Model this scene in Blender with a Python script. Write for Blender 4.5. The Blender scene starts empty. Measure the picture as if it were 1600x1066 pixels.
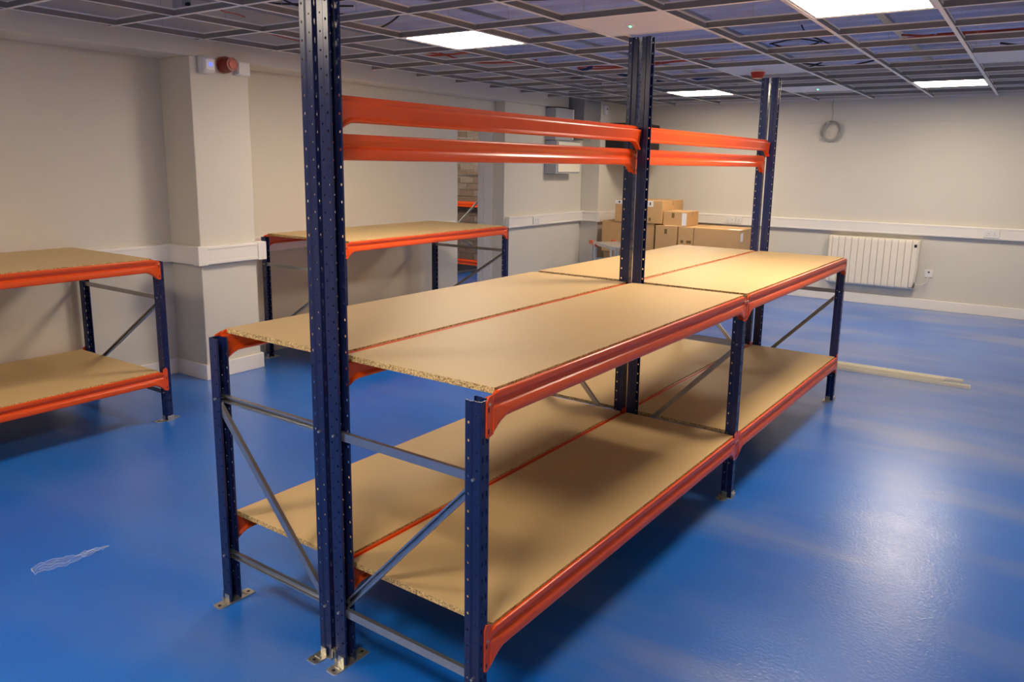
import bpy, math, random
from math import pi, sin, cos, radians
from mathutils import Matrix, Vector
random.seed(7)
sc = bpy.context.scene
col = sc.collection

# ------------------------------------------------------------------ camera, world, exposure
cd = bpy.data.cameras.new('camera'); cam = bpy.data.objects.new('camera', cd); col.objects.link(cam)
r_, u_, f_ = (0.82581771, 0.56373145, 0.01523032), (-0.11696767, 0.14480271, 0.98252264), (-0.55167352, 0.81316605, -0.185519)
m = Matrix(((r_[0], u_[0], -f_[0], 1.73496), (r_[1], u_[1], -f_[1], -1.56677), (r_[2], u_[2], -f_[2], 1.59731), (0, 0, 0, 1)))
cam.matrix_world = m
cd.sensor_width = 36; cd.lens = 1204.87 / 1600 * 36
cd.shift_x = -2.36 / 1600; cd.shift_y = -50.25 / 1600
cd.clip_start = 0.02
sc.camera = cam
w = bpy.data.worlds.new('world'); sc.world = w; w.use_nodes = True
w.node_tree.nodes['Background'].inputs[0].default_value = (0.55, 0.65, 0.9, 1)
w.node_tree.nodes['Background'].inputs[1].default_value = 0.03
sc.view_settings.view_transform = 'Standard'; sc.view_settings.look = 'None'
sc.view_settings.exposure = 0.0; sc.view_settings.gamma = 1.0; sc.view_settings.use_curve_mapping = False
PANEL = 52           # radiance of the ceiling panels
PANEL_FAR = 44         # the two dimmer panels by the far wall
PANEL_COL = (1.0, 0.84, 0.66)

# ------------------------------------------------------------------ helpers
def s2l(c):
    return tuple((v / 12.92 if v <= 0.04045 else ((v + 0.055) / 1.055) ** 2.4) for v in c)
def rgb(r, g, b): return s2l((r / 255, g / 255, b / 255)) + (1,)

def mat(name, c, rough=0.5, metal=0.0, spec=0.5, noise=0.0, nscale=8.0, bump=0.0, bscale=60.0, coat=0.0, rvar=0.0):
    m = bpy.data.materials.new(name); m.use_nodes = True
    nt = m.node_tree; b = nt.nodes['Principled BSDF']
    b.inputs['Base Color'].default_value = c; b.inputs['Roughness'].default_value = rough
    b.inputs['Metallic'].default_value = metal; b.inputs['Specular IOR Level'].default_value = spec
    b.inputs['Coat Weight'].default_value = coat
    tc = nt.nodes.new('ShaderNodeTexCoord')
    if noise > 0 or rvar > 0:
        n = nt.nodes.new('ShaderNodeTexNoise'); n.inputs['Scale'].default_value = nscale; n.inputs['Detail'].default_value = 5
        nt.links.new(tc.outputs['Object'], n.inputs['Vector'])
        if noise > 0:
            mx = nt.nodes.new('ShaderNodeMix'); mx.data_type = 'RGBA'
            lo = tuple(v * (1 - noise) for v in c[:3]) + (1,); hi = tuple(min(1, v * (1 + noise)) for v in c[:3]) + (1,)
            mx.inputs[6].default_value = lo; mx.inputs[7].default_value = hi
            nt.links.new(n.outputs['Fac'], mx.inputs[0]); nt.links.new(mx.outputs[2], b.inputs['Base Color'])
        if rvar > 0:
            mr = nt.nodes.new('ShaderNodeMapRange'); mr.inputs['From Min'].default_value = 0.3; mr.inputs['From Max'].default_value = 0.7
            mr.inputs['To Min'].default_value = max(0, rough - rvar); mr.inputs['To Max'].default_value = rough + rvar
            nt.links.new(n.outputs['Fac'], mr.inputs['Value']); nt.links.new(mr.outputs[0], b.inputs['Roughness'])
    if bump > 0:
        n2 = nt.nodes.new('ShaderNodeTexNoise'); n2.inputs['Scale'].default_value = bscale; n2.inputs['Detail'].default_value = 4
        bp = nt.nodes.new('ShaderNodeBump'); bp.inputs['Strength'].default_value = bump; bp.inputs['Distance'].default_value = 0.004
        nt.links.new(tc.outputs['Object'], n2.inputs['Vector']); nt.links.new(n2.outputs['Fac'], bp.inputs['Height'])
        nt.links.new(bp.outputs[0], b.inputs['Normal'])
    return m

def emit(name, c, s):
    m = bpy.data.materials.new(name); m.use_nodes = True; nt = m.node_tree
    nt.nodes.remove(nt.nodes['Principled BSDF']); e = nt.nodes.new('ShaderNodeEmission')
    e.inputs[0].default_value = tuple(c[:3]) + (1,); e.inputs[1].default_value = s
    nt.links.new(e.outputs[0], nt.nodes['Material Output'].inputs[0]); return m

class MB:
    def __init__(s): s.v = []; s.f = []; s.m = []
    def add(s, vs, fs, mi=0):
        o = len(s.v); s.v += [tuple(p) for p in vs]; s.f += [tuple(i + o for i in f) for f in fs]; s.m += [mi] * len(fs); return s
    def box(s, a, b, mi=0):
        (x0, y0, z0), (x1, y1, z1) = a, b
        return s.add([(x0, y0, z0), (x1, y0, z0), (x1, y1, z0), (x0, y1, z0), (x0, y0, z1), (x1, y0, z1), (x1, y1, z1), (x0, y1, z1)],
                     [(0, 3, 2, 1), (4, 5, 6, 7), (0, 1, 5, 4), (1, 2, 6, 5), (2, 3, 7, 6), (3, 0, 4, 7)], mi)
    def prism(s, pts, h0, h1, axis=2, mi=0):
        """closed polygon extruded along an axis; pts are the two other coordinates in order"""
        n = len(pts)
        def p3(p, h):
            return {2: (p[0], p[1], h), 1: (p[0], h, p[1]), 0: (h, p[0], p[1])}[axis]
        vs = [p3(p, h0) for p in pts] + [p3(p, h1) for p in pts]
        fs = [tuple(range(n - 1, -1, -1)), tuple(range(n, 2 * n))] + [(i, (i + 1) % n, n + (i + 1) % n, n + i) for i in range(n)]
        return s.add(vs, fs, mi)
    def loft(s, rings, closed=True, caps=True, mi=0):
        n = len(rings[0]); vs = [p for r in rings for p in r]; fs = []
        for k in range(len(rings) - 1):
            for i in range(n if closed else n - 1):
                j = (i + 1) % n; fs.append((k * n + i, k * n + j, (k + 1) * n + j, (k + 1) * n + i))
        if caps and closed: fs += [tuple(range(n - 1, -1, -1)), tuple(range((len(rings) - 1) * n, len(rings) * n))]
        return s.add(vs, fs, mi)
    def tube(s, path, rad, n=6, mi=0, closed=False):
        P = [Vector(p) for p in path]; rings = []
        up = Vector((0, 0, 1))
        for i, p in enumerate(P):
            if closed: t = P[(i + 1) % len(P)] - P[i - 1]
            else: t = P[min(i + 1, len(P) - 1)] - P[max(i - 1, 0)]
            t.normalize(); a = t.cross(up)
            if a.length < 1e-3: a = t.cross(Vector((1, 0, 0)))
            a.normalize(); b = a.cross(t)
            rings.append([tuple(p + a * (rad * cos(2 * pi * k / n)) + b * (rad * sin(2 * pi * k / n))) for k in range(n)])
        if closed: rings.append(rings[0])
        return s.loft(rings, caps=not closed, mi=mi)
    def cyl(s, c, rad, h, axis=2, n=16, mi=0, r2=None):
        r2 = rad if r2 is None else r2; R = []
        for rr, hh in ((rad, 0), (r2, h)):
            ring = []
            for k in range(n):
                a, b = rr * cos(2 * pi * k / n), rr * sin(2 * pi * k / n)
                ring.append({2: (c[0] + a, c[1] + b, c[2] + hh), 1: (c[0] + a, c[1] + hh, c[2] + b), 0: (c[0] + hh, c[1] + a, c[2] + b)}[axis])
            R.append(ring)
        return s.loft(R, mi=mi)
    def mesh(s, name, mats, smooth=False):
        me = bpy.data.meshes.new(name); me.from_pydata(s.v, [], s.f)
        for mm in (mats if isinstance(mats, (list, tuple)) else [mats]): me.materials.append(mm)
        for p, mi in zip(me.polygons, s.m): p.material_index = mi; p.use_smooth = smooth
        me.validate(); me.update()
        import bmesh
        bm = bmesh.new(); bm.from_mesh(me); bmesh.ops.recalc_face_normals(bm, faces=bm.faces); bm.to_mesh(me); bm.free()
        return me

def link(name, me, parent=None, loc=(0, 0, 0), rot=(0, 0, 0), bevel=0, solid=0, label=None, kind=None):
    o = bpy.data.objects.new(name, me); col.objects.link(o); o.location = loc; o.rotation_euler = rot
    if parent: o.parent = parent
    if bevel:
        b = o.modifiers.new('bevel', 'BEVEL'); b.width = bevel; b.segments = 2; b.limit_method = 'ANGLE'
    if solid:
        b = o.modifiers.new('solid', 'SOLIDIFY'); b.thickness = solid; b.offset = 0
    if label: o['label'] = label
    if kind: o['kind'] = kind
    return o
def part(name, mb, mats, parent, **k):
    sm = k.pop('smooth', False)
    return link(name, mb.mesh(name, mats, sm), parent, **k)
def struct(name, mb, mats, parent=None, **k):
    return part(name, mb, mats, parent, kind='structure', **k)
def thing(name, label, cat, loc=(0, 0, 0), rz=0, group=None):
    o = bpy.data.objects.new(name, None); col.objects.link(o); o.empty_display_size = 0.1
    o.location = loc; o.rotation_euler = (0, 0, rz); o['label'] = label; o['category'] = cat
    if group: o['group'] = group
    return o
def tag(o, label, cat, group=None, kind=None):
    o['label'] = label; o['category'] = cat
    if group: o['group'] = group
    if kind: o['kind'] = kind
    return o
def copy_tree(o, parent=None):
    c = o.copy(); col.objects.link(c); c.parent = parent
    for ch in [x for x in bpy.data.objects if x.parent == o]: copy_tree(ch, c)
    return c

# ------------------------------------------------------------------ materials
M = {}
M['wall'] = mat('wall_paint', rgb(213, 208, 195), 0.75, bump=0.08, bscale=180, noise=0.02, nscale=2)
M['trim'] = mat('white_trim', rgb(236, 231, 222), 0.35)
M['slab'] = mat('ceiling_slab', rgb(208, 214, 250), 0.7, noise=0.14, nscale=3.0, spec=0.3)
M['deckrib'] = mat('deck_rib', rgb(190, 188, 200), 0.6, noise=0.1, nscale=6)
M['tee'] = mat('ceiling_tee_white', rgb(246, 243, 236), 0.4)
M['teeweb'] = mat('ceiling_tee_web', rgb(142, 140, 136), 0.45, metal=0.15)
M['tile'] = mat('ceiling_tile', rgb(238, 234, 230), 0.85)
M['panel'] = emit('panel_light', PANEL_COL, PANEL)
M['panelfar'] = emit('panel_light_far', PANEL_COL, PANEL_FAR)
M['navy'] = mat('navy_enamel', rgb(24, 35, 80), 0.24, spec=0.5)
M['orange'] = mat('orange_enamel', rgb(226, 80, 20), 0.28, spec=0.5)
M['galv'] = mat('galvanised_steel', rgb(176, 178, 180), 0.32, metal=0.9, noise=0.12, nscale=40)
M['zinc'] = mat('bright_zinc', rgb(208, 204, 190), 0.3, metal=0.9, noise=0.1, nscale=60)
M['black'] = mat('black_metal', rgb(26, 28, 32), 0.45)
M['dark'] = mat('dark_hole', rgb(12, 14, 22), 0.8)
M['chip'] = mat('chipboard_face', rgb(205, 175, 123), 0.52, noise=0.07, nscale=220, spec=0.3)
# chipboard cut edge: coarse speckle
m = mat('chipboard_edge', rgb(190, 150, 96), 0.8); nt = m.node_tree
tc = nt.nodes.new('ShaderNodeTexCoord'); vo = nt.nodes.new('ShaderNodeTexVoronoi'); vo.inputs['Scale'].default_value = 260
cr = nt.nodes.new('ShaderNodeValToRGB'); cr.color_ramp.elements[0].color = rgb(128, 92, 48); cr.color_ramp.elements[1].color = rgb(232, 202, 140)
cr.color_ramp.elements[0].position = 0.15; cr.color_ramp.elements[1].position = 0.75
nt.links.new(tc.outputs['Object'], vo.inputs['Vector']); nt.links.new(vo.outputs['Color'], cr.inputs[0])
nt.links.new(cr.outputs[0], nt.nodes['Principled BSDF'].inputs['Base Color']); M['chipedge'] = m
M['card'] = mat('cardboard', rgb(202, 162, 110), 0.85, noise=0.05, nscale=14)
M['carddark'] = mat('cardboard_print', rgb(120, 96, 48), 0.9)
M['tape'] = mat('brown_tape', rgb(172, 136, 88), 0.35)
M['paper'] = mat('white_paper', rgb(235, 233, 228), 0.7)
M['ink'] = mat('ink', rgb(60, 60, 62), 0.8)
M['plasticwhite'] = mat('white_plastic', rgb(232, 230, 224), 0.35)
M['rad'] = mat('radiator_enamel', rgb(238, 230, 212), 0.3)
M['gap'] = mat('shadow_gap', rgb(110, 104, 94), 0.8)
M['red'] = mat('red_plastic', rgb(190, 44, 34), 0.3)
M['redsound'] = mat('brick_red_plastic', rgb(150, 52, 40), 0.35)
M['blueled'] = emit('blue_led', (0.12, 0.15, 1.0), 2)
M['greenled'] = emit('green_led', (0.08, 1.0, 0.35), 8)
M['cabor'] = mat('orange_cable', rgb(196, 84, 58), 0.5)
M['cabblk'] = mat('black_cable', rgb(34, 36, 40), 0.5)
M['cabgry'] = mat('grey_cable', rgb(176, 172, 166), 0.5)
M['cabblu'] = mat('blue_cable', rgb(52, 62, 104), 0.5)
M['brick'] = mat('grey_brick', rgb(128, 116, 106), 0.9, noise=0.25, nscale=12, bump=0.3, bscale=50)
M['mortar'] = mat('mortar', rgb(176, 170, 160), 0.95)
M['cabinet'] = mat('grey_cabinet', rgb(168, 172, 176), 0.45)
M['duct'] = mat('duct_steel', rgb(150, 152, 152), 0.5, metal=0.3)
M['strip'] = mat('pale_steel', rgb(226, 222, 206), 0.38, metal=0.35)
M['cream'] = mat('cream_door', rgb(236, 230, 208), 0.4)
M['alu'] = mat('aluminium', rgb(206, 204, 198), 0.35, metal=0.7)
M['handle'] = mat('orange_plastic', rgb(226, 84, 34), 0.4)
# blue epoxy floor: gloss varies, worn pale scuffs
m = bpy.data.materials.new('blue_epoxy'); m.use_nodes = True; nt = m.node_tree; b = nt.nodes['Principled BSDF']
tc = nt.nodes.new('ShaderNodeTexCoord')
def noise(sx, sy, scale, det=6, rough=0.6, dist=0.0):
    mp = nt.nodes.new('ShaderNodeMapping'); mp.inputs['Scale'].default_value = (sx, sy, 1)
    n = nt.nodes.new('ShaderNodeTexNoise'); n.inputs['Scale'].default_value = scale; n.inputs['Detail'].default_value = det
    n.inputs['Roughness'].default_value = rough; n.inputs['Distortion'].default_value = dist
    nt.links.new(tc.outputs['Object'], mp.inputs[0]); nt.links.new(mp.outputs[0], n.inputs['Vector']); return n
def ramp(src, a, bb, lo=0.0, hi=1.0):
    mr = nt.nodes.new('ShaderNodeMapRange'); mr.interpolation_type = 'SMOOTHSTEP'; mr.inputs['From Min'].default_value = a; mr.inputs['From Max'].default_value = bb
    mr.inputs['To Min'].default_value = lo; mr.inputs['To Max'].default_value = hi; nt.links.new(src, mr.inputs['Value']); return mr
def mixc(fac, a, bcol):
    mx = nt.nodes.new('ShaderNodeMix'); mx.data_type = 'RGBA'
    for sock, v in ((0, fac), (6, a), (7, bcol)):
        if hasattr(v, 'links') or hasattr(v, 'is_linked'): nt.links.new(v, mx.inputs[sock])
        else: mx.inputs[sock].default_value = v
    return mx.outputs[2]
n1 = noise(1, 1, 0.9, 5); base = mixc(ramp(n1.outputs['Fac'], 0.3, 0.7).outputs[0], rgb(10, 98, 194), rgb(20, 110, 206))
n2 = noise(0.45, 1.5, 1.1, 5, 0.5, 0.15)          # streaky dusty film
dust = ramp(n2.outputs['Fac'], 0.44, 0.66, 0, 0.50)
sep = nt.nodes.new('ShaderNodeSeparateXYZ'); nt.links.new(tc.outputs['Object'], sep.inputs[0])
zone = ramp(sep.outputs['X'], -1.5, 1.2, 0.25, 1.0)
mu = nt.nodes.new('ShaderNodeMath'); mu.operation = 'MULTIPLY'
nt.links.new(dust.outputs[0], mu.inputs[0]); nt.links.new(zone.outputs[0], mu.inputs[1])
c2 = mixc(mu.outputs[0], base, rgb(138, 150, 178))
n3 = noise(1, 1, 38, 3, 0.7); sp = ramp(n3.outputs['Fac'], 0.64, 0.76, 0, 0.55)
n7 = noise(1, 1, 1.6, 3); cl = ramp(n7.outputs['Fac'], 0.48, 0.66, 0, 1)
m7 = nt.nodes.new('ShaderNodeMath'); m7.operation = 'MULTIPLY'; nt.links.new(sp.outputs[0], m7.inputs[0]); nt.links.new(cl.outputs[0], m7.inputs[1])
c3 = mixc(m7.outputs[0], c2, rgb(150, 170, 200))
nt.links.new(c3, b.inputs['Base Color'])
n4 = noise(0.7, 1.6, 1.4, 3, 0.5, 0.1)
rr = ramp(n4.outputs['Fac'], 0.25, 0.75, 0.28, 0.40); nt.links.new(rr.outputs[0], b.inputs['Roughness'])
b.inputs['Specular IOR Level'].default_value = 0.5
b.inputs['Coat Weight'].default_value = 0.7; b.inputs['Coat Roughness'].default_value = 0.20; b.inputs['Coat IOR'].default_value = 1.45
n5 = noise(1, 1, 75, 3, 0.6); n6 = noise(1, 1, 5, 3)
bp = nt.nodes.new('ShaderNodeBump'); bp.inputs['Strength'].default_value = 0.42; bp.inputs['Distance'].default_value = 0.003
nt.links.new(n5.outputs['Fac'], bp.inputs['Height'])
bp2 = nt.nodes.new('ShaderNodeBump'); bp2.inputs['Strength'].default_value = 0.10; bp2.inputs['Distance'].default_value = 0.01
nt.links.new(n6.outputs['Fac'], bp2.inputs['Height']); nt.links.new(bp.outputs[0], bp2.inputs['Normal'])
nt.links.new(bp2.outputs[0], b.inputs['Normal']); nt.links.new(bp2.outputs[0], b.inputs['Coat Normal']); M['floor'] = m

# ------------------------------------------------------------------ room shell
ZC, ZS = 2.39, 2.80            # suspended grid level, slab level
YB, XR, YF = 8.43, 2.75, -3.6
XW = -3.54                      # left wall plane
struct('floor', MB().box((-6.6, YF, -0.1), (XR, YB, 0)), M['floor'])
# slab with shallow ribs running across the room
slab = MB().box((-6.6, YF, ZS), (XR, YB, ZS + 0.12))
struct('ceiling', slab, M['slab'])
ribs = MB()
yy = YF + 0.1
while yy < YB - 0.2:
    ribs.prism([(yy, ZS), (yy + 0.02, ZS - 0.035), (yy + 0.13, ZS - 0.035), (yy + 0.15, ZS)], -3.5, XR, axis=0); yy += 0.303
o = struct('trim_1', ribs, M['slab'])
struct('wall_back', MB().box((-6.6, YB, 0), (XR, YB + 0.15, ZS)), M['wall'])
struct('upper_band', MB().box((-3.15, YB - 0.012, 2.13), (XR, YB, ZS)), M['wall'], bpy.data.objects['wall_back'])
struct('wall_right', MB().box((XR, YF, 0), (XR + 0.15, YB, ZS)), M['wall'])
struct('wall_front', MB().box((-6.6, YF - 0.15, 0), (XR, YF, ZS)), M['wall'])
wl = struct('wall_left', MB().box((XW - 0.30, YF, 0), (XW, 5.09, ZS)), M['wall'])
def wpart(n, mb): struct(n, mb, M['wall'], wl, bevel=0.006)
wpart('wall_section', MB().box((-3.785, 5.80, 0), (-3.42, YB, ZS)))          # beyond the doorway
wpart('lintel', MB().box((-3.84, 5.09, 2.1), (-3.54, 5.80, ZS)))
wpart('bulkhead', MB().prism([(-3.54, YF), (-3.185, YF), (-3.185, 2.17), (-3.30, 2.9), (-3.37, 7.14), (-3.54, 7.14)], 2.285, ZS))
wpart('pier', MB().box((-3.54, 1.70, 0), (-3.18, 2.17, 2.286)))
wpart('pier', MB().box((-3.42, 7.60, 0), (-3.15, YB, ZS)))
# door lining
dl = MB().box((-3.785, 5.778, 0), (-3.700, 5.80, 2.1)).box((-3.692, 5.772, 0), (-3.58, 5.80, 2.1)).box((-3.785, 5.09, 2.07), (-3.58, 5.772, 2.1)).box((-3.70, 5.79, 0), (-3.69, 5.80, 2.1))
struct('trim_2', dl, M['trim'], bevel=0.003)
# skirting
def skirt(name, segs):
    mb = MB()
    for a, b_ in segs: mb.box(a, b_)
    struct(name, mb, M['trim'], bevel=0.004)
H = 0.115
skirt('baseboard_back', [((-3.15, YB - 0.018, 0), (XR, YB, H))])
skirt('baseboard_left', [((XW, YF, 0), (XW + 0.018, 1.70, H)), ((XW + 0.018, 1.682, 0), (-3.162, 1.70, H)), ((-3.18, 1.70, 0), (-3.162, 2.188, H)),
                         ((XW + 0.018, 2.17, 0), (-3.18, 2.188, H)), ((XW, 2.188, 0), (XW + 0.018, 5.06, H)),
                         ((-3.42, 5.80, 0), (-3.402, 7.582, H)), ((-3.42, 7.582, 0), (-3.132, 7.60, H)), ((-3.15, 7.60, 0), (-3.132, YB - .018, H))])
# dado trunking: box with recessed lid lines
def trunk(name, a, b_, side):
    """a,b_ ends of the wall line (x,y); side = outward normal; 50 deep, z 0.85..0.98"""
    (x0, y0), (x1, y1) = a, b_; nx, ny = side
    mb = MB()
    prof = [(0, .852), (.046, .852), (.050, .857), (.050, .872), (.0465, .875), (.0465, .957), (.050, .960), (.050, .974), (.046, .980), (0, .980)]
    R = [[(x + nx * d, y + ny * d, z) for d, z in prof] for x, y in ((x0, y0), (x1, y1))]
    mb.loft(R); struct(name, mb, M['trim'])
trunk('trim_3', (XW, YF), (XW, 1.65), (1, 0))
trunk('trim_4', (XW + .0, 1.70), (-3.13, 1.70), (0, -1))
trunk('trim_5', (-3.18, 1.651), (-3.18, 2.219), (1, 0))
trunk('trim_6', (-3.13, 2.17), (XW, 2.17), (0, 1))
trunk('trim_7', (XW, 2.22), (XW, 5.0), (1, 0))
trunk('trim_8', (-3.42, 5.84), (-3.42, 7.55), (1, 0))
trunk('trim_9', (-3.42, 7.60), (-3.10, 7.60), (0, -1))
trunk('trim_10', (-3.15, 7.551), (-3.15, YB), (1, 0))
trunk('trim_11', (-3.10, YB), (XR, YB), (0, -1))
# snap-on corner covers of the trunking
cc = MB()
for x0, y0, x1, y1 in ((-3.19, 1.645, -3.125, 1.72), (-3.19, 2.15, -3.125, 2.225), (-3.54, 1.645, -3.485, 1.70), (-3.16, 7.545, -3.095, 7.62), (-3.42, 7.545, -3.365, 7.6), (-3.42, 5.835, -3.365, 5.85)):
    cc.box((x0, y0, .848), (x1, y1, .984))
struct('trim_12', cc, M['trim'], bevel=0.004)

# ---- the room behind the doorway: brick wall
bw = MB().box((-6.6, 7.47, 0), (-3.84, 7.6, ZS)); struct('wall_beyond', bw, M['mortar'])
wb = bpy.data.objects['wall_beyond']
bricks = [MB().box((0, -0.012, 0), (0.245, 0.01, 0.082)).mesh('brick', M['brick'])]
bm2 = mat('brown_brick', rgb(116, 98, 84), 0.9, noise=0.25, nscale=12, bump=0.3, bscale=50)
bricks.append(MB().box((0, -0.012, 0), (0.245, 0.01, 0.082)).mesh('brick', bm2))
for k in range(29):
    for j in range(7):
        xx = -5.88 + j * 0.256 + (0.128 if k % 2 else 0)
        if j == 6 and k % 2: continue
        link('brick', random.choice(bricks), wb, loc=(xx, 7.47 + random.uniform(-.002, .002), 0.005 + k * 0.093))
struct('wall_store', MB().box((-6.75, YF, 0), (-6.6, 7.6, ZS)), M['wall'])

# ------------------------------------------------------------------ suspended ceiling grid
XL = [1.195 - .612 * k for k in range(-5, 8)]; XL = sorted(x for x in XL if -3.3 < x < XR - .05)
YL = [2.37 + .606 * k for k in range(-10, 11)]; YL = [y for y in YL if YF + .1 < y < YB - .05]
grid = thing('ceiling_grid', 'white suspended ceiling grid of metal tee bars, most cells left open', 'ceiling grid', (0, 0, ZC))
def tee(L):     # along +x from 0; flange bottom at z=0
    return MB().box((0, -.012, 0), (L, .012, .0012), 0).box((0, -.0008, .0012), (L, .0008, .034), 1).box((0, -.003, .034), (L, .003, .042), 0)
mt = tee(YB - YF - .02).mesh('main_tee', [M['tee'], M['teeweb']])
for x in XL: link('main_tee', mt, grid, loc=(x, YF + .01, 0), rot=(0, 0, pi / 2))
ct = tee(.586).mesh('cross_tee', [M['tee'], M['teeweb']])
left_ct = tee(.40).mesh('cross_tee', [M['tee'], M['teeweb']])
for y in YL:
    for a in XL[:-1]:
        vis = (y > 0.3)
        if vis: link('cross_tee', ct, grid, loc=(a + .013, y, 0.0004))
    if y > 0.3:
        L0 = (XL[0] - .013) - (-3.37 if y > 2.9 else -3.18)
        me = tee(L0).mesh('cross_tee', [M['tee'], M['teeweb']]); link('cross_tee', me, grid, loc=(XL[0] - .013 - L0, y, 0.0004))
rest = MB()
for y in YL:
    if y <= 0.3:
        rest.box((XL[0] - .5, y - .012, 0.0004), (XR, y + .012, .0016), 0).box((XL[0] - .5, y - .0008, .0016), (XR, y + .0008, .036), 1)
part('cross_tee', rest, [M['tee'], M['teeweb']], grid, kind='stuff')
# wall angle
wa = MB().box((-3.36, YB - .04, 0), (XR, YB - .013, .0015), 0).box((-3.36, YB - .014, 0), (XR, YB - .012, .024), 0)
wa.prism([(-3.385, 2.9), (-3.36, 2.9), (-3.365, 7.6), (-3.385, 7.6)], 0, .0015)
part('wall_angle', wa, [M['tee']], grid)
for x in XL[::1]:
    for y in (1.4, 2.7, 3.9, 5.1, 6.3, 7.5):
        part('hanger_wire', MB().tube([(0, 0, .03), (random.uniform(-.02, .02), .01, .2), (0, 0, ZS - ZC)], .0016, 4), M['galv'], grid, loc=(x, y + random.uniform(-.15, .15), 0))

# light panels and tiles
frame_me = None
def light_panel(x0, y0, label, group='square ceiling light panels'):
    global frame_me
    t = thing('ceiling_light', label, 'ceiling light', (x0 + .306, y0 + .303, ZC), 0, group)
    if frame_me is None:
        fb = MB()
        for a, b_ in (((-.294, -.291, .002), (.294, -.275, .014)), ((-.294, .275, .002), (.294, .291, .014)), ((-.294, -.275, .002), (-.278, .275, .014)), ((.278, -.275, .002), (.294, .275, .014))): fb.box(a, b_)
        fb.box((-.294, -.291, .014), (.294, .291, .03))
        frame_me = (fb.mesh('frame', M['tile']), MB().box((-.278, -.275, .004), (.278, .275, .010)).mesh('diffuser', M['panel']), MB().box((-.278, -.275, .004), (.278, .275, .010)).mesh('diffuser', M['panelfar']))
    link('frame', frame_me[0], t); link('diffuser', frame_me[2 if y0 > 5 else 1], t)
def xl(k): return 1.195 - .612 * k
def yl(k): return 2.37 + .606 * k
light_panel(xl(5), yl(0), 'lit square ceiling panel nearest the left wall, just above the high orange rails')
light_panel(xl(1), yl(0), 'large glaring square ceiling panel cut by the top edge of the photo')
light_panel(xl(5), yl(7), 'small lit ceiling panel between the middle and far tall posts')
light_panel(xl(1), yl(7), 'lit ceiling panel at the upper right near the far wall')
light_panel(xl(5), yl(-7), 'lit ceiling panel behind the camera on the left')
light_panel(xl(1), yl(-7), 'lit ceiling panel directly behind the camera')
light_panel(-5.35, 5.9, 'unseen ceiling panel added to light the next room beyond the doorway')  # unseen panel, added so the next room gets some light
tile_me = MB().box((-.293, -.290, .002), (.293, .290, .016)).mesh('ceiling_tile', M['tile'])
def tile(kx, ky, label):
    o = link('ceiling_tile', tile_me, loc=(xl(kx) + .306, yl(ky) + .303, ZC)); tag(o, label, 'ceiling tile', 'white ceiling tiles in the open grid')
tile(3, 0, 'white ceiling tile above the middle tall posts, with a green-lit dot')
tile(3, 4, 'white ceiling tile carrying the red detector above the far posts')
tile(3, 7, 'white ceiling tile near the far wall with a small green light')
tile(0, 4, 'plain white ceiling tile at the right edge of the photo')
def led(x, y, label):
    t = thing('emergency_light', label, 'emergency light', (x, y, ZC - .001))
    part('housing', MB().cyl((0, 0, -.003), .024, .006, n=20), M['plasticwhite'], t)
    part('indicator', MB().cyl((0, 0, -.008), .007, .006, n=12), M['greenled'], t)
led(-.358, 2.676, 'tiny round emergency light glowing green above the middle posts')
led(-.302, 6.90, 'tiny round emergency light glowing green near the far wall')
t = thing('smoke_detector', 'red round fire detector hanging under a white ceiling tile', 'fire detector', (-.37, 5.13, ZC))
part('base', MB().cyl((0, 0, -.012), .058, .012, n=28), M['plasticwhite'], t)
part('body', MB().cyl((0, 0, -.052), .048, .040, n=28, r2=.060), M['red'], t, smooth=False)
part('collar', MB().cyl((0, 0, -.062), .044, .010, n=28), M['red'], t)

# ------------------------------------------------------------------ services in the ceiling void
def sag(p0, p1, s, n=12, wob=.02):
    out = []
    a0 = random.uniform(0, 6)
    for i in range(n + 1):
        q = i / n
        out.append((p0[0] + (p1[0] - p0[0]) * q + wob * sin(a0 + 5 * q), p0[1] + (p1[1] - p0[1]) * q + wob * cos(a0 + 7 * q), p0[2] + (p1[2] - p0[2]) * q - 4 * s * q * (1 - q) + wob * .3 * sin(a0 + 9 * q)))
    return out
def cables(label, lst, mt_, rad=.005):
    t = thing('cable_bundle', label, 'cable', lst[0][0])
    o0 = Vector(lst[0][0])
    for p0, p1, s in lst:
        part('cable', MB().tube([tuple(Vector(p) - o0) for p in sag(p0, p1, s)], rad, 6), mt_, t, smooth=True)
cables('orange cables drooping across the open ceiling cells at upper right', [((-.3, 5.42, 2.62), (.9, 5.28, 2.60), .02), ((-.3, 5.44, 2.60), (.9, 5.30, 2.58), .03), ((.55, 5.34, 2.60), (1.35, 5.22, 2.56), .03), ((.9, 5.3, 2.58), (2.6, 5.0, 2.66), .05), ((.9, 5.28, 2.6), (2.6, 5.05, 2.66), .03), ((.7, 5.25, 2.62), (2.2, 5.1, 2.64), .06)], M['cabor'], .008)
cables('orange cables above the grid just left of the middle tall posts', [((-2.3, 5.45, 2.56), (-1.1, 5.5, 2.60), .03), ((-2.3, 5.5, 2.56), (-1.0, 5.45, 2.6), .05), ((-1.9, 5.4, 2.58), (-.7, 5.55, 2.6), .04)], M['cabor'], .009)
cables('orange cable looping below the grid beside the left wall bulkhead', [((-3.05, 1.95, 2.55), (-2.85, 2.95, 2.55), .09), ((-3.0, 1.7, 2.62), (-2.95, 2.0, 2.56), .01)], M['cabor'], .004)
cables('red cables crossing cells between the left wall and the lit panel', [((-3.1, 3.2, 2.55), (-2.5, 3.9, 2.52), .05), ((-2.9, 4.0, 2.55), (-2.1, 4.4, 2.5), .05), ((-2.75, 3.5, 2.5), (-2.3, 3.75, 2.5), .02)], M['cabor'], .008)
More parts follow.
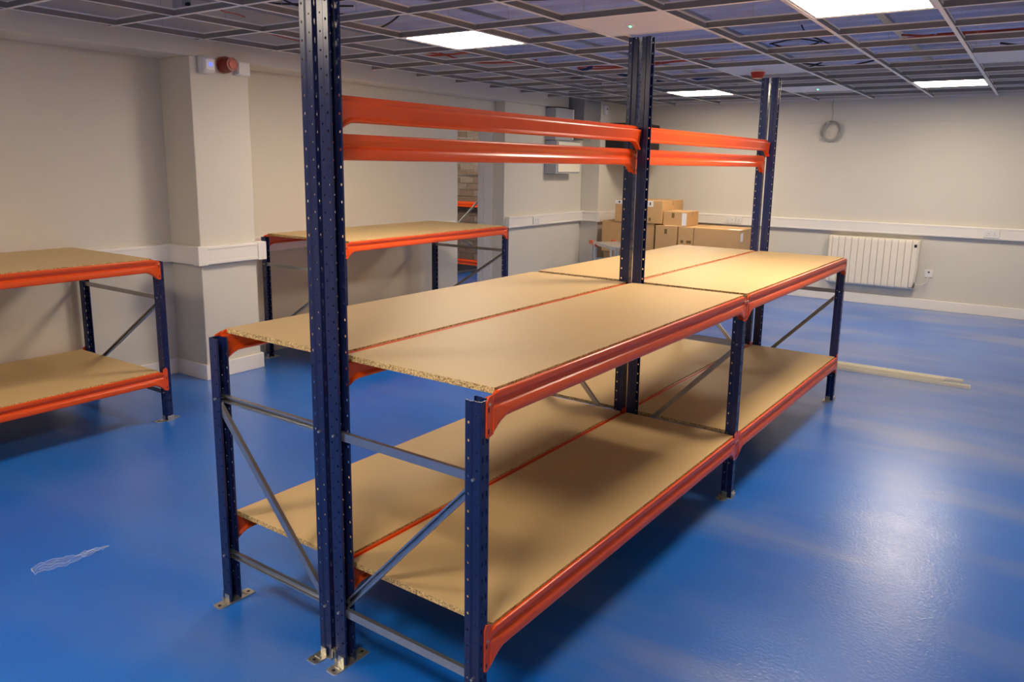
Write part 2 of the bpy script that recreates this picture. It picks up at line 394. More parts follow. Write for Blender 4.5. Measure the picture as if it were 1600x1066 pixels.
cables('black cables looped over the cells left of the lit panel', [((-2.2, 1.7, 2.56), (-1.6, 2.25, 2.54), .08), ((-2.7, 1.35, 2.6), (-2.0, 2.1, 2.56), .03), ((-2.7, 1.4, 2.6), (-1.9, 2.0, 2.58), .06), ((-2.3, 2.4, 2.5), (-1.8, 2.3, 2.52), .05)], M['cabblk'], .006)
cables('black cable draped across the cell above the green-lit tile', [((-.95, 2.1, 2.56), (-.2, 2.25, 2.5), .03), ((-.95, 2.1, 2.54), (-.4, 2.2, 2.52), .06), ((-.5, 2.15, 2.52), (.3, 1.9, 2.6), .02)], M['cabblk'], .007)
cables('black cable coil lying above the tile with the red detector', [((-.1, 4.5, 2.5), (.25, 4.55, 2.5), .04), ((-.1, 4.5, 2.5), (.25, 4.55, 2.5), -.03), ((.15, 4.4, 2.6), (.3, 4.7, 2.5), .02)], M['cabblk'], .006)
cables('dark cables zigzagging over the cells behind the far tall posts', [((-.6, 6.1, 2.56), (-.1, 6.2, 2.56), .05), ((-.3, 6.05, 2.55), (.4, 6.3, 2.58), .05), ((1.3, 5.6, 2.55), (2.4, 6.4, 2.6), .05)], M['cabblk'], .008)
cables('dark blue cables near the duct end of the ceiling void', [((-2.3, 5.0, 2.5), (-2.0, 5.2, 2.52), .04), ((-1.9, 5.6, 2.5), (-1.5, 5.7, 2.5), .04), ((-2.2, 6.3, 2.5), (-1.2, 6.4, 2.52), .05), ((-1.9, 6.5, 2.5), (-1.3, 6.9, 2.5), .03)], M['cabblu'], .016)
# steel primary channels above the grid
def channel(label, a, b_, wd=.05):
    L = (Vector(b_) - Vector(a)).length; d = Vector(b_) - Vector(a)
    o = part('steel_channel', MB().box((0, -wd / 2, 0), (L, wd / 2, .002)).box((0, -wd / 2, 0), (L, -wd / 2 + .002, .02)).box((0, wd / 2 - .002, 0), (L, wd / 2, .02)), M['galv'], None, loc=a, rot=(0, 0, math.atan2(d.y, d.x)))
    tag(o, label, 'steel channel')
channel('pale steel channel above the grid between the upper right lights', (.63, 1.0, 2.66), (.63, 8.3, 2.66), .06)
channel('thin steel channel above cells left of the middle tall posts', (-1.62, 0.5, 2.60), (-1.62, 8.3, 2.60), .03)
channel('thin steel channel above cells beside the left bulkhead', (-2.72, 0.2, 2.56), (-2.72, 8.3, 2.56), .03)
channel('steel channel above cells right of the middle tall posts', (-.42, 3.2, 2.62), (-.42, 8.3, 2.62), .035)
# small boxes in the void
for lab, p in (('small grey junction box in the open cell beside the left bulkhead', (-2.92, 1.5, 2.52)), ('small dark junction box over the cell left of the duct', (-2.6, 6.4, 2.5)), ('small dark junction box above the cell right of the duct', (-2.35, 7.2, 2.5))):
    t = thing('junction_box', lab, 'junction box', p)
    part('body', MB().box((-.05, -.035, 0), (.05, .035, .06)), M['cabinet'] if 'grey' in lab else M['black'], t, bevel=.004)
    part('gland', MB().cyl((.05, 0, .03), .012, .025, axis=0, n=10), M['black'], t)

# ------------------------------------------------------------------ racking
DP, WH, WB_ = .048, .0215, .018      # post depth, half width at flange, half width at face
HP = .05
def hole_strip(mb, p0, p1, h, cols, nrm_in=None):
    """vertical strip from p0 to p1 (x,y); cols = [(u_centre_fraction, halfw, halfh, z_off)] one per sub-column"""
    d = (p1[0] - p0[0], p1[1] - p0[1]); n = len(cols); L = math.hypot(*d)
    nc = int(h / HP)
    for ci, (hw, hh, zo) in enumerate(cols):
        u0, u1 = ci / n, (ci + 1) / n; uc = (u0 + u1) / 2
        def pt(u, z): return (p0[0] + d[0] * u, p0[1] + d[1] * u, z)
        for k in range(nc):
            z0, z1 = k * HP, (k + 1) * HP; zc = z0 + HP / 2 + zo
            ring = []
            for q in range(8):
                a = pi / 8 + q * pi / 4 - 3 * pi / 4 - pi / 4
                # start at lower-left going counter-clockwise
                a = -7 * pi / 8 + q * pi / 4
                ring.append(pt(uc + hw / L * cos(a) * 1.08, zc + hh * sin(a) * 1.08))
            cs = [pt(u0, z0), pt(u1, z0), pt(u1, z1), pt(u0, z1)]
            vs = cs + ring
            # ring[0],ring[1] : left-lower, lower-left ...
            fs = []
            # angles: -157.5,-112.5,-67.5,-22.5,22.5,67.5,112.5,157.5
            fs += [(0, 1, 4 + 2, 4 + 1), (1, 2, 4 + 4, 4 + 3), (2, 3, 4 + 6, 4 + 5), (3, 0, 4 + 0, 4 + 7)]
            fs += [(0, 4 + 1, 4 + 0), (1, 4 + 3, 4 + 2), (2, 4 + 5, 4 + 4), (3, 4 + 7, 4 + 6)]
            mb.add(vs, fs)
        if h - nc * HP > 1e-4:
            mb.add([pt(u0, nc * HP), pt(u1, nc * HP), pt(u1, h), pt(u0, h)], [(0, 1, 2, 3)])
POST = {}
def post_mesh(h):
    """open side at x=0, slotted face at x=DP, centred on y"""
    if h in POST: return POST[h]
    mb = MB()
    for s in (-1, 1):
        hole_strip(mb, (0, s * WH), (.020, s * WH), h, [(.0035, .0042, 0)])
        mb.add([(.020, s * WH, 0), (.025, s * WB_, 0), (.025, s * WB_, h), (.020, s * WH, h)], [(0, 1, 2, 3)])
        hole_strip(mb, (.025, s * WB_), (DP, s * WB_), h, [(.0028, .003, .02)])
        mb.add([(0, s * WH, 0), (0, s * (WH - .006), 0), (0, s * (WH - .006), h), (0, s * WH, h)], [(0, 1, 2, 3)])
    hole_strip(mb, (DP, -WB_), (DP, WB_), h, [(.0028, .009, 0), (.0028, .009, 0)])
    POST[h] = mb.mesh('upright', M['navy']); return POST[h]
# beam: outer face towards +x, x=0 is the post face plane, top of lip at z=0
def beam_mesh(L, flip=False):
    prof = [(-.016, -.016), (-.0045, -.016), (-.0040, -.001), (-.002, .0), (.004, .0), (.0075, -.002), (.0085, -.006), (.0085, -.018), (-.0008, -.034), (-.0008, -.038),
            (.0060, -.044), (.0092, -.052), (.0105, -.061), (.0105, -.070), (.008, -.076), (-.017, -.078), (-.021, -.074), (-.021, -.070), (-.0125, -.061), (-.0195, -.034), (-.021, -.028), (-.021, -.0215), (-.0195, -.0178)]
    ys = [.028, .036, .05, .065, .085, .11, L - .11, L - .085, L - .065, L - .05, L - .036, L - .028]
    R = []
    for y in ys:
        e = min(y, L - y); k = max(0, (.09 - e) / .062) ** 1.6
        ring = []
        for i, (x, z) in enumerate(prof):
            zz, xx = z, x
            if z < -.05: zz = z - k * .036
            if 5 <= i <= 14: xx = x * (1 - k * .55) + .0035 * k
            if i <= 5 and e < .05: zz -= (.05 - e) * .45 * (1 if i >= 2 else 0)
            ring.append((xx, y, zz))
        R.append(ring)
    return MB().loft(R)
BEAM = {}
def get_beam(L):
    if L not in BEAM:
        bm_ = beam_mesh(L).mesh('beam', M['orange'])
        con = []
        for e in (0, 1, 2, 3):
            up = .030 if e > 1 else 0; e = e % 2
            y0, y1 = (.0015, .032) if e == 0 else (L - .032, L - .0015)
            pts = [(y0, -.024 + up), (y0 + .008, -.012 + up * 1.1), (y1, -.006 + up * .6), (y1, -.116), (y0 + .006, -.124), (y0, -.119)] if e == 0 else [(y0, -.006 + up * .6), (y1 - .008, -.012 + up * 1.1), (y1, -.024 + up), (y1, -.119), (y1 - .006, -.124), (y0, -.116)]
            mb = MB().prism(pts, .0012, .0048, axis=0)
            yc = .010 if e == 0 else L - .010
            for zz in (-.045, -.104): mb.box((.0040, yc - .0025, zz - .007), (.0052, yc + .0025, zz + .007), 1)
            con.append(mb.mesh('connector', [M['orange'], M['dark']]))
        bolt = MB().cyl((.004, 0, 0), .0042, .0035, axis=0, n=8).mesh('bolt', M['zinc'])
        BEAM[L] = (bm_, con, bolt)
    return BEAM[L]
def add_beam(root, x, y, ztop, L, flip, rolled=False):
    bm_, con, bolt = get_beam(L)
    b = link('beam', bm_, root)
    if not flip: b.location = (x, y, ztop); b.rotation_euler = (0, 0, 0)
    else: b.location = (x, y + L, ztop); b.rotation_euler = (0, 0, pi)
    for e in (0, 1): link('connector', con[e + (2 if ztop < .9 else 0)], b)
    for e in (0, 1): link('bolt', bolt, b, loc=(0, .013 if e == 0 else L - .013, -.030))
    return b
def c_channel(mb, a, b_, w=.026, d=.014, t=.0016, openy=1):
    """C section from a to b in the x-z plane at y=a.y; web faces -openy"""
    A_, B_ = Vector(a), Vector(b_); t_ = (B_ - A_).normalized(); n = Vector((-t_.z, 0, t_.x)); Y = Vector((0, openy, 0))
    prof = [(-w / 2, 0), (w / 2, 0), (w / 2, d), (w / 2 - .006, d), (w / 2 - .006, d - t), (w / 2 - t, d - t), (w / 2 - t, t), (-w / 2 + t, t), (-w / 2 + t, d - t), (-w / 2 + .006, d - t), (-w / 2 + .006, d), (-w / 2, d)]
    R = [[tuple(P_ + n * p + Y * (q - d / 2)) for p, q in prof] for P_ in (A_, B_)]
    mb.loft(R); return mb
fp = MB()
fp.prism([(-.008, -.075), (.030, -.075), (.036, -.068), (.036, -.030), (.054, -.026), (.054, .026), (.036, .030), (.036, .068), (.030, .075), (-.002, .075), (-.010, .068), (-.010, -.068)], 0, .004)
for yy in (-.045, .045): fp.box((.0, yy - .003, .004), (.024, yy + .003, .007))
for yy in (-.061, .061): fp.cyl((.013, yy, .0041), .006, .0004, n=10, mi=1)
fp.box((.050, -.020, .004), (.053, .020, .034)).box((.004, -.0265, .004), (.030, -.0235, .030)).box((.004, .0235, .004), (.030, .0265, .030))
FOOT = fp.mesh('foot_plate', [M['zinc'], M['dark']])
FBOLT = MB().cyl((0, 0, 0), .006, .007, axis=0, n=6).mesh('bolt', M['zinc'])
def rack(label, loc, rz, D, L, nb, hf, hr, levels, hang=(), board_gap=.0485, panels=((.18, .772),), boards=True, board_fit=None, flipc=False):
    """x=0 rear post faces, x=D front post faces, y along the beams; frames at y = 0, L, 2L ..."""
    root = thing('storage_rack', label, 'rack', loc, rz, 'blue and orange storage racks')
    for i in range(nb + 1):
        y = i * L
        pf = link('upright', post_mesh(hf), root, loc=(D - DP, y, .004), solid=.0018)
        pr = link('upright', post_mesh(hr), root, loc=(DP, y, .004), rot=(0, 0, pi), solid=.0018)
        for p in (pf, pr):
            link('foot_plate', FOOT, p, loc=(0, 0, -.004)); link('bolt', FBOLT, p, loc=(.053, -.008, .018)); link('bolt', FBOLT, p, loc=(.053, .009, .018))
        for z0, z1 in panels:
            for zz in (z0, z1):
                if zz == z1 and (z0, z1) != panels[-1]: continue
                mb = MB(); c_channel(mb, (DP * .35, y - .004, zz), (D - DP * .35, y - .004, zz), openy=(-1 if flipc else 1))
                hb = part('horizontal_brace', mb, M['galv'], root)
            flip = panels.index((z0, z1)) % 2
            a, b_ = (DP * .5, z0 + .012), (D - DP * .5, z1 - .014)
            if flip: a, b_ = (DP * .5, z1 - .014), (D - DP * .5, z0 + .012)
            mb = MB(); c_channel(mb, (a[0], y + .010, a[1]), (b_[0], y + .010, b_[1]), openy=(1 if flipc else -1), w=.024)
            part('diagonal_brace', mb, M['galv'], root)
            for xx, zz in ((DP * .45, z0), (DP * .45, z1), (D - DP * .45, z0), (D - DP * .45, z1)):
                part('brace_bolt', MB().cyl((0, -.0255, 0), .0042, .051, axis=1, n=6), M['zinc'], root, loc=(xx, y, zz))
    for i in range(nb):
        for zt in levels:
            add_beam(root, D, i * L, zt - .005, L, False)
            add_beam(root, 0, i * L, zt - .005, L, True)
            if boards:
                a = i * L + (board_gap if i == 0 else .028); b_ = (i + 1) * L - (board_gap if i == nb - 1 else .028)
                mb = MB().box((.006, a, zt - .018), (D - .006, b_, zt), 0)
                mb.m = [1, 0, 1, 1, 1, 1]
                part('shelf_board', mb, [M['chip'], M['chipedge']], root, bevel=.0008)
        for (x, zt, fl) in hang:
            add_beam(root, x, i * L, zt, L, fl)
    return root
A = -.021
def rot2(x, y): return (x * cos(A) - y * sin(A), x * sin(A) + y * cos(A), 0)
GX = .011
rack('right row of the back-to-back tall-post racks, its shelves nearest the open blue floor', rot2(GX, 0), A, .585, 2.0, 2, .985, 2.20, (1.012, .325),
     hang=((0.0, 1.785, True),))
# left row carries the two orange rails up high
rack('left row of the back-to-back tall-post racks, the row nearer the left wall', rot2(-GX, 4.0), A + pi, .585, 2.0, 2, .985, 2.20, (1.012, .325),
     hang=((0.0, 1.676, True),))
rack('deep two-shelf workbench rack against the left wall, cut off by the left edge', (-3.50, -.98, 0), 0, .93, 2.0, 1, .985, .985, (1.012, .325))
rack('bench-height rack against the left wall beside the doorway, behind the tall posts', (-3.40, 2.41, 0), 0, .93, 2.1, 1, .985, .985, (1.012, .27))
rack('blue and orange rack frame in the next room, glimpsed through the doorway', (-6.50, 7.40, 0), -pi / 2, 1.12, 1.9, 1, 2.0, 2.0, (1.045, .20), panels=((.15, .715), (.715, 1.43)), boards=False)

# ------------------------------------------------------------------ wall devices
t = thing('fire_sounder', 'white alarm sounder with blue glow high on the near wall pier', 'alarm', (-3.18, 1.815, 2.235))
part('body', MB().loft([[(x, y * s, z * s) for y, z in ((-.045, -.06), (.045, -.06), (.055, -.045), (.055, .045), (.045, .06), (-.045, .06), (-.055, .045), (-.055, -.045))] for x, s in ((0, 1), (.03, 1), (.055, .86), (.07, .6))]), M['plasticwhite'], t, bevel=.004)
part('beacon', MB().cyl((.068, 0, 0), .014, .006, axis=0, n=14), M['blueled'], t)
t = thing('red_sounder', 'dark red round fire sounder on the pier between two white devices', 'alarm', (-3.18, 1.97, 2.25))
part('base', MB().cyl((0, 0, 0), .058, .03, axis=0, n=28), M['redsound'], t)
part('horn', MB().cyl((.03, 0, 0), .052, .07, axis=0, n=28, r2=.046), M['redsound'], t)
part('grille', MB().cyl((.1, 0, 0), .030, .006, axis=0, n=20), M['red'], t)
t = thing('alarm_interface_box', 'small white box right of the red sounder on the pier', 'alarm', (-3.18, 2.105, 2.24))
part('body', MB().box((0, -.055, -.05), (.045, .055, .045)), M['plasticwhite'], t, bevel=.006)
part('cover', MB().box((.045, -.048, -.043), (.052, .048, .038)), M['plasticwhite'], t, bevel=.003)

def socket(name, label, loc, rz, n=2, w_=.146):
    t = thing(name, label, 'socket', loc, rz, 'white electrical outlets')       # face towards local -y
    part('plate', MB().box((-w_ / 2, -.010, -.043), (w_ / 2, 0, .043)), M['plasticwhite'], t, bevel=.003)
    for k in range(n):
        cx = (k - (n - 1) / 2) * .06
        part('switch', MB().box((cx - .007, -.014, .014), (cx + .007, -.010, .034)), M['plasticwhite'], t, bevel=.001)
        part('pin_holes', MB().box((cx - .003, -.0104, .000), (cx + .003, -.0098, .008)).box((cx - .014, -.0104, -.018), (cx - .008, -.0098, -.014)).box((cx + .008, -.0104, -.018), (cx + .014, -.0098, -.014)), M['ink'], t)
socket('double_socket', 'white double socket in the back wall trunking at far right', (1.305, YB - .050, .915), 0)
socket('double_socket', 'white double socket in the back wall trunking behind the cardboard boxes', (-1.62, YB - .050, .915), 0)
socket('data_outlet', 'small white outlet in the trunking just right of the boxes', (-1.50, YB - .050, .915), 0, 1, .07)
socket('double_socket', 'white socket in the left wall trunking beyond the doorway', (-3.37, 6.42, .915), pi / 2)

# fused spur beside the radiator
t = thing('fused_spur', 'white fused switch plate on the wall right of the radiator', 'switch', (.735, YB, .42))
part('plate', MB().box((-.043, -.012, -.043), (.043, 0, .043)), M['plasticwhite'], t, bevel=.003)
part('fuse_holder', MB().box((-.010, -.016, .008), (.010, -.012, .024)), M['ink'], t)
part('flex_outlet', MB().cyl((0, -.02, -.03), .006, .012, axis=1, n=10), M['plasticwhite'], t)
# radiator
t = thing('panel_radiator', 'cream slatted electric radiator mounted low on the back wall', 'radiator', (-.365, YB, .225))
W_, HR_ = .985, .575
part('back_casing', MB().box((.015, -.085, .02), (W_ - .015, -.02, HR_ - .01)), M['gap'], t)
nf = 13; fw = (W_ - .075) / (nf - .45)
xx = 0
for k in range(nf):
    ww = fw if k else fw * .55
    pr = [(xx + .0015, -.03), (xx + .0015, -.095), (xx + .006, -.100), (xx + ww - .006, -.100), (xx + ww - .0015, -.095), (xx + ww - .0015, -.03)]
    mb = MB().loft([[(x, y + dy, z) for x, y in pr] for z, dy in ((.0, .02), (.02, .004), (.05, 0), (HR_ - .03, 0), (HR_ - .008, .006), (HR_, .022))])
    part('fin', mb, M['rad'], t); xx += ww
pr = [(xx + .002, -.02), (xx + .002, -.095), (xx + .007, -.100), (W_ - .02, -.100), (W_, -.08), (W_, -.02)]
mb = MB().loft([[(x - tp * (1 if x > xx + .03 else 0), y + dy, z) for x, y in pr] for z, dy, tp in ((.0, .03, .03), (.03, .008, .022), (.10, 0, .010), (.22, 0, 0), (HR_ - .03, 0, 0), (HR_ - .008, .006, 0), (HR_, .022, .004))])
ep = part('control_panel', mb, M['rad'], t)
part('display', MB().box((xx + .022, -.1025, HR_ - .085), (xx + .050, -.0995, HR_ - .05)), M['black'], ep)
for q in range(3): part('button', MB().cyl((xx + .036, -.1025, HR_ - .115 - q * .018), .005, .003, axis=1, n=10), M['plasticwhite'], ep)
part('wall_bracket', MB().box((.15, -.025, .1), (.19, 0, .45)).box((W_ - .19, -.025, .1), (W_ - .15, 0, .45)), M['galv'], t)
part('power_flex', MB().tube([(W_ - .06, -.05, .075), (W_ + .02, -.05, .06), (W_ + .07, -.04, .065), (W_ + .11, -.03, .10), (1.1, -.025, .155)], .004, 8), M['plasticwhite'], t, smooth=True)

# coil of grey cable on back wall
t = thing('cable_coil', 'coil of grey cable hanging high on the back wall', 'cable', (-.475, YB - .03, 2.035))
for k in range(6):
    ph = random.uniform(0, 6); R0 = .105 + random.uniform(-.012, .01); ox, oz = random.uniform(-.012, .012), random.uniform(-.01, .01)
    pts = [(ox + R0 * cos(2 * pi * q / 28), random.uniform(-.003, .003) + .012 * sin(k + 3 * q / 28), oz + R0 * (1.04 + .03 * sin(2 * q / 5 + ph)) * sin(2 * pi * q / 28)) for q in range(28)]
    part('loop', MB().tube(pts, .0045, 6, closed=True), M['cabgry'], t, smooth=True)
part('tail', MB().tube([(-.02, -.01, .10), (-.05, -.012, .02), (-.075, -.01, -.08), (-.12, -.005, -.11)], .0045, 6), M['cabgry'], t, smooth=True)
part('drop', MB().tube([(.0, 0, .10), (.012, .005, .2), (-.005, .008, .30), (.005, .01, .40)], .003, 6), M['cabgry'], t, smooth=True)
part('tie', MB().box((-.045, -.02, .075), (-.02, .015, .115)), M['cabgry'], t)

# grey trunk, duct and consumer unit on the left wall beyond the doorway
t = thing('electrical_cabinet', 'grey wall cabinet with cream door high on the left wall beyond the doorway', 'cabinet', (-3.42, 6.66, 1.48))
part('body', MB().box((0, 0, 0), (.17, .58, .40)), M['cabinet'], t, bevel=.004)
part('door', MB().box((.17, .03, .02), (.186, .56, .385)), M['cream'], t, bevel=.004)
t = thing('metal_trunking_box', 'grey metal box with black rim rising above the wall cabinet', 'trunking', (-3.42, 6.66, 1.885))
part('body', MB().box((0, 0, 0), (.15, .42, .395)), M['cabinet'], t, bevel=.006)
part('rim', MB().tube([(.15, .0, .388), (.15, .1, .392), (.15, .22, .394), (.15, .34, .390), (.15, .43, .392)], .008, 6).tube([(.15, 0, .388), (.06, -.002, .390), (0.01, 0, .388)], .006, 6), M['black'], t)
t = thing('ventilation_duct', 'grey sheet-metal duct tapering down from the ceiling near the far corner', 'duct', (-3.42, 7.16, 1.9))
part('duct_body', MB().prism([(0, 0), (.18, 0), (.46, .30), (.46, .75), (.02, .75), (.0, .3)], .03, .26, axis=0), M['duct'], t)
part('flange', MB().box((.02, .0, .56), (.27, .48, .575)), M['duct'], t)
t = thing('conduit', 'short white vertical conduit between the grey box and the duct', 'conduit', (-3.34, 7.108, 1.9))
part('pipe', MB().box((.02, .0, 0), (.05, .03, .39)), M['plasticwhite'], t)
part('saddle', MB().box((-.08, -.002, .18), (.055, .034, .20)), M['plasticwhite'], t)
t = thing('network_cabinet', 'black wall-mounted network cabinet in the far left corner behind middle posts', 'cabinet', (-3.15, 7.74, 1.62))
part('case', MB().box((0, 0, .0), (.56, .45, .50)), M['black'], t, bevel=.004)
part('glass_door', MB().box((.56, .015, .015), (.575, .435, .485)), M['black'], t, bevel=.003)
part('rack_rail', MB().box((.575, .005, .34), (.62, .02, .42)), M['black'], t)
part('vent', MB().box((.1, -.003, .44), (.46, 0, .46)).box((.1, -.003, .40), (.46, 0, .42)), M['dark'], t)
part('hook', MB().box((0, .05, .50), (.5, .35, .52)), M['black'], t)
t = thing('motion_sensor', 'small white sensor on the far pier just under the ceiling', 'sensor', (-3.15, 7.68, 2.30))
part('body', MB().box((0, -.03, -.06), (.04, .03, .05)), M['plasticwhite'], t, bevel=.008)
part('lens', MB().box((.04, -.012, .0), (.043, .012, .02)), M['ink'], t)

# ------------------------------------------------------------------ cardboard boxes
def carton(label, x0, x1, y0, y1, z0, z1, labels=(), marks=(), tape=True, group=None, flap=False):
    t = thing('cardboard_box', label, 'box', ((x0 + x1) / 2, (y0 + y1) / 2, z0), random.uniform(-.008, .008), group or 'cardboard boxes stacked at the back wall')
    w2, d2, h = (x1 - x0) / 2, (y1 - y0) / 2, z1 - z0
    part('body', MB().box((-w2, -d2, 0), (w2, d2, h - .003)), M['card'], t, bevel=.004)
    part('flap', MB().box((-w2, -d2 + .001, h - .003), (w2, -.002, h)), M['card'], t)
    part('flap', MB().box((-w2, .002, h - .003), (w2, d2 - .001, h)), M['card'], t)
    if tape:
        part('tape', MB().box((-w2 - .0006, -.024, h - .05), (-w2, .024, h)).box((-w2, -.024, h), (w2, .024, h + .0006)).box((w2, -.024, h - .06), (w2 + .0006, .024, h)), M['tape'], t)
    for (u, v, pw, ph, face) in labels:
        if face in 'fF': mb = MB().box((-w2 + u, -d2 - .0012, v), (-w2 + u + pw, -d2, v + ph))
        elif face == 'r': mb = MB().box((w2, -d2 + u, v), (w2 + .0012, -d2 + u + pw, v + ph))
        else: mb = MB().box((-w2 + u, -d2 + v, h), (-w2 + u + pw, -d2 + v + ph, h + .0012))
        pl = part('paper_label', mb, M['paper'], t)
        if face == 'f' and pw < .12:
            part('print', MB().box((-w2 + u + pw * .42, -d2 - .0016, v + ph * .25), (-w2 + u + pw * .62, -d2 - .0011, v + ph * .75)), M['ink'], pl)
    for (u, v, pw, ph) in marks:
        part('printed_mark', MB().box((-w2 + u, -d2 - .0008, v), (-w2 + u + pw, -d2, v + ph)), M['carddark'], t)
    return t
F0, F1 = 7.38, 7.95
carton('long low carton with white label at its right end, top of the right stack', -1.715, -1.15, F0, F1, .45, .865, labels=((.02, .28, .09, .10, 'r'), (.40, .02, .16, .10, 't')), marks=((.40, .12, .02, .03), (.44, .12, .03, .03), (.49, .12, .03, .03)))
carton('narrow carton with two dark printed marks, between two wider cartons', -1.918, -1.725, F0, F1, .45, .865, marks=((.035, .22, .035, .035), (.11, .22, .06, .035)))
carton('upright carton with brown tape strip, left of the narrow marked one', -2.212, -1.93, F0 - .01, F1, .45, .868, marks=((.12, .32, .035, .06),))
carton('wide carton at the left of the stack, partly behind the middle posts', -2.975, -2.245, F0 + .02, F1, .492, .885, marks=((.28, .05, .04, .06),))
b6 = carton('square carton with white corner labels on top of the left stack', -2.79, -2.145, F0 + .01, F1 + .1, .885, 1.165, labels=((.0, .225, .11, .05, 'f'), (.44, .205, .085, .075, 'f')), marks=((.47, .03, .03, .04),))
part('torn_tape', MB().prism([(.215, .215), (.235, .22), (.300, .165), (.285, .158)], -.3205, -.318, axis=1), M['paper'], b6)
carton('small carton with white right end, resting on the marked cartons', -2.135, -1.83, F0 + .03, F0 + .42, .868, 1.045, labels=((.243, .012, .058, .15, 'F'),), marks=((.11, .10, .035, .06),))
for lab, a, b_, top in (('bottom left carton, in shadow under the wide carton', -2.95, -2.40, .486), ('bottom middle carton under the upright taped carton', -2.34, -1.80, .448), ('bottom right carton under the long low carton', -1.75, -1.17, .448)):
    carton(lab, a, b_, F0 + .04, F1, 0, top)
o = part('paper_sheet', MB().box((0, 0, 0), (.26, .2, .0015)), M['paper'], None, loc=(-2.10, 7.39, .8705), rot=(0, 0, .08)); tag(o, 'white sheet lying on the upright and narrow cartons beside the small one', 'paper')
o = part('paper_sheet', MB().box((0, 0, 0), (.12, .03, .0015)), M['paper'], None, loc=(-2.36, 7.402, .887), rot=(0, 0, -.05)); tag(o, 'thin white paper strip along the front of the wide carton top', 'paper')

# folding step platform beside the boxes
t = thing('folding_platform', 'aluminium folding work platform with orange corners beside the cartons', 'step platform', (-2.74, 6.82, 0), -.72)
HZ = .655
for s in (0, 1):
    yo = s * .30
    part('rail', MB().box((-.18, yo - .012, HZ - .030), (.55, yo + .012, HZ + .010)), M['alu'], t, bevel=.003)
    part('corner_cap', MB().box((-.215, yo - .018, HZ - .035), (-.10, yo + .018, HZ + .016)), M['handle'], t, bevel=.006)
    part('grip', MB().box((-.235, yo - .014, HZ - .022), (-.213, yo + .014, HZ + .008)), M['black'], t, bevel=.004)
    part('hinge', MB().cyl((.01, yo - .02, HZ - .03), .018, .04, axis=1, n=12), M['handle'], t)
    for a, b_ in ((-.13, -.16), (-.03, -.07), (.48, .54)):
        part('leg', MB().loft([[(a - .014, yo - .010, HZ - .03), (a + .014, yo - .010, HZ - .03), (a + .014, yo + .010, HZ - .03), (a - .014, yo + .010, HZ - .03)], [(b_ - .012, yo - .010, 0), (b_ + .012, yo - .010, 0), (b_ + .012, yo + .010, 0), (b_ - .012, yo + .010, 0)]]), M['alu'], t)
part('deck', MB().box((-.10, .014, HZ - .01), (.53, .286, HZ + .002)), M['alu'], t)
for z in (.22, .44): part('rung', MB().box((-.155 + z * .03, .0, z - .012), (-.13 + z * .03, .30, z + .012)), M['alu'], t)

# lengths of steel trim on the floor behind the far frame
def strip(label, a, b_, wd, hh=.022, z=0):
    d = Vector(b_) - Vector(a); L = d.length
    mb = MB().loft([[(x, y, zz) for y, zz in ((-wd / 2, 0), (-wd / 2, hh), (-wd / 2 + .004, hh), (-wd / 2 + .006, hh * .45), (wd / 2 - .006, hh * .45), (wd / 2 - .004, hh), (wd / 2, hh), (wd / 2, 0))] for x in (0, L)])
    o = part('steel_strip', mb, M['strip'], None, loc=(a[0], a[1], z), rot=(0, 0, math.atan2(d.y, d.x))); tag(o, label, 'metal strip', 'steel strips on the floor')
strip('rear steel strip on the floor behind the rack, shorter free end', (-.9, 5.10), (1.385, 5.085), .045)
strip('front steel strip on the floor, reaching furthest right', (-.7, 4.93), (1.445, 4.935), .045)
strip('steel strip lying in the middle of the floor bundle', (-.95, 5.02), (1.15, 5.015), .055, .020, .0)
strip('narrow steel strip on top of the floor bundle', (-.85, 4.975), (1.27, 4.965), .04, .018, .0225)

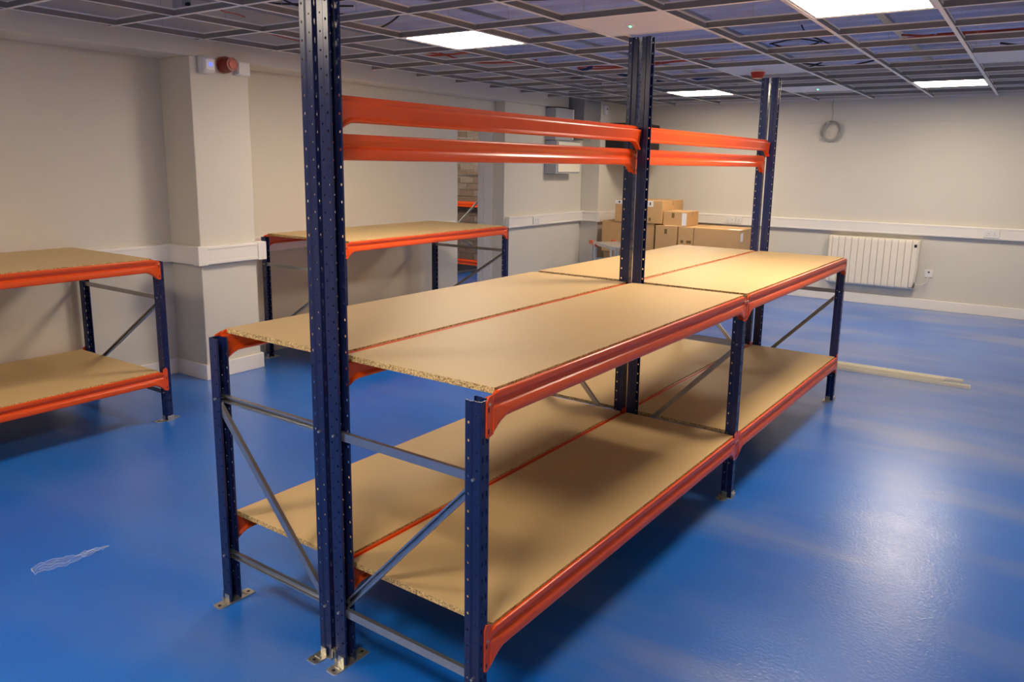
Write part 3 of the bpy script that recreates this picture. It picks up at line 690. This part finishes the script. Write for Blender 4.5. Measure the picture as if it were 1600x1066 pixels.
# crumpled clear film scrap
m = bpy.data.materials.new('clear_film'); m.use_nodes = True; nt = m.node_tree; b = nt.nodes['Principled BSDF']
b.inputs['Base Color'].default_value = (.85, .88, .95, 1); b.inputs['Roughness'].default_value = .12; b.inputs['Transmission Weight'].default_value = 0.0; b.inputs['Alpha'].default_value = .09; b.inputs['Specular IOR Level'].default_value = .8
M['film'] = m
mb = MB(); NX, NY = 26, 10; vs = []
p0, p1 = Vector((-1.345, -.33)), Vector((-1.300, -.055)); dd = (p1 - p0); nn = Vector((-dd.y, dd.x)).normalized()
for i in range(NX + 1):
    q = i / NX; wd = .042 * (sin(pi * min(1, q * 1.35 + .12)) ** .6 if q < .65 else max(.04, .95 - (q - .55) * 2.2) * .9)
    for j in range(NY + 1):
        s_ = (j / NY - .5) * 2; c = p0 + dd * q + nn * (s_ * wd + .006 * sin(q * 9))
        z = .003 + .012 * abs(sin(q * 17 + j * .9)) * (1 - abs(s_) * .4) + .004 * sin(q * 41 + j * 2.3) ** 2
        vs.append((c.x + .002 * sin(i * 2.1 + j), c.y + .002 * cos(i * 1.7 + j * 2), z))
fs = [(i * (NY + 1) + j, (i + 1) * (NY + 1) + j, (i + 1) * (NY + 1) + j + 1, i * (NY + 1) + j + 1) for i in range(NX) for j in range(NY)]
mb.add(vs, fs); o = part('plastic_film', mb, M['film'], None); tag(o, 'crumpled scrap of clear plastic film on the blue floor at left', 'plastic scrap')
M['filmglint'] = mat('film_glint', rgb(190, 205, 228), .15, spec=1.0)  # pale colour paints the glints along the film's edges and folds
def vrow(j, i0=0, i1=NX): return [tuple(Vector(vs[i * (NY + 1) + j]) + Vector((0, 0, .001))) for i in range(i0, i1 + 1)]
cr = MB()
for j, i0, i1 in ((0, 0, NX), (NY, 0, NX), (3, 2, 12), (6, 1, 9), (5, 14, 22), (8, 15, 21), (2, 16, 20)): cr.tube(vrow(j, i0, i1), .0007, 4)
cr.tube([tuple(Vector(vs[j])) for j in range(NY + 1)], .0009, 4)
part('crease_glint', cr, M['filmglint'], o)
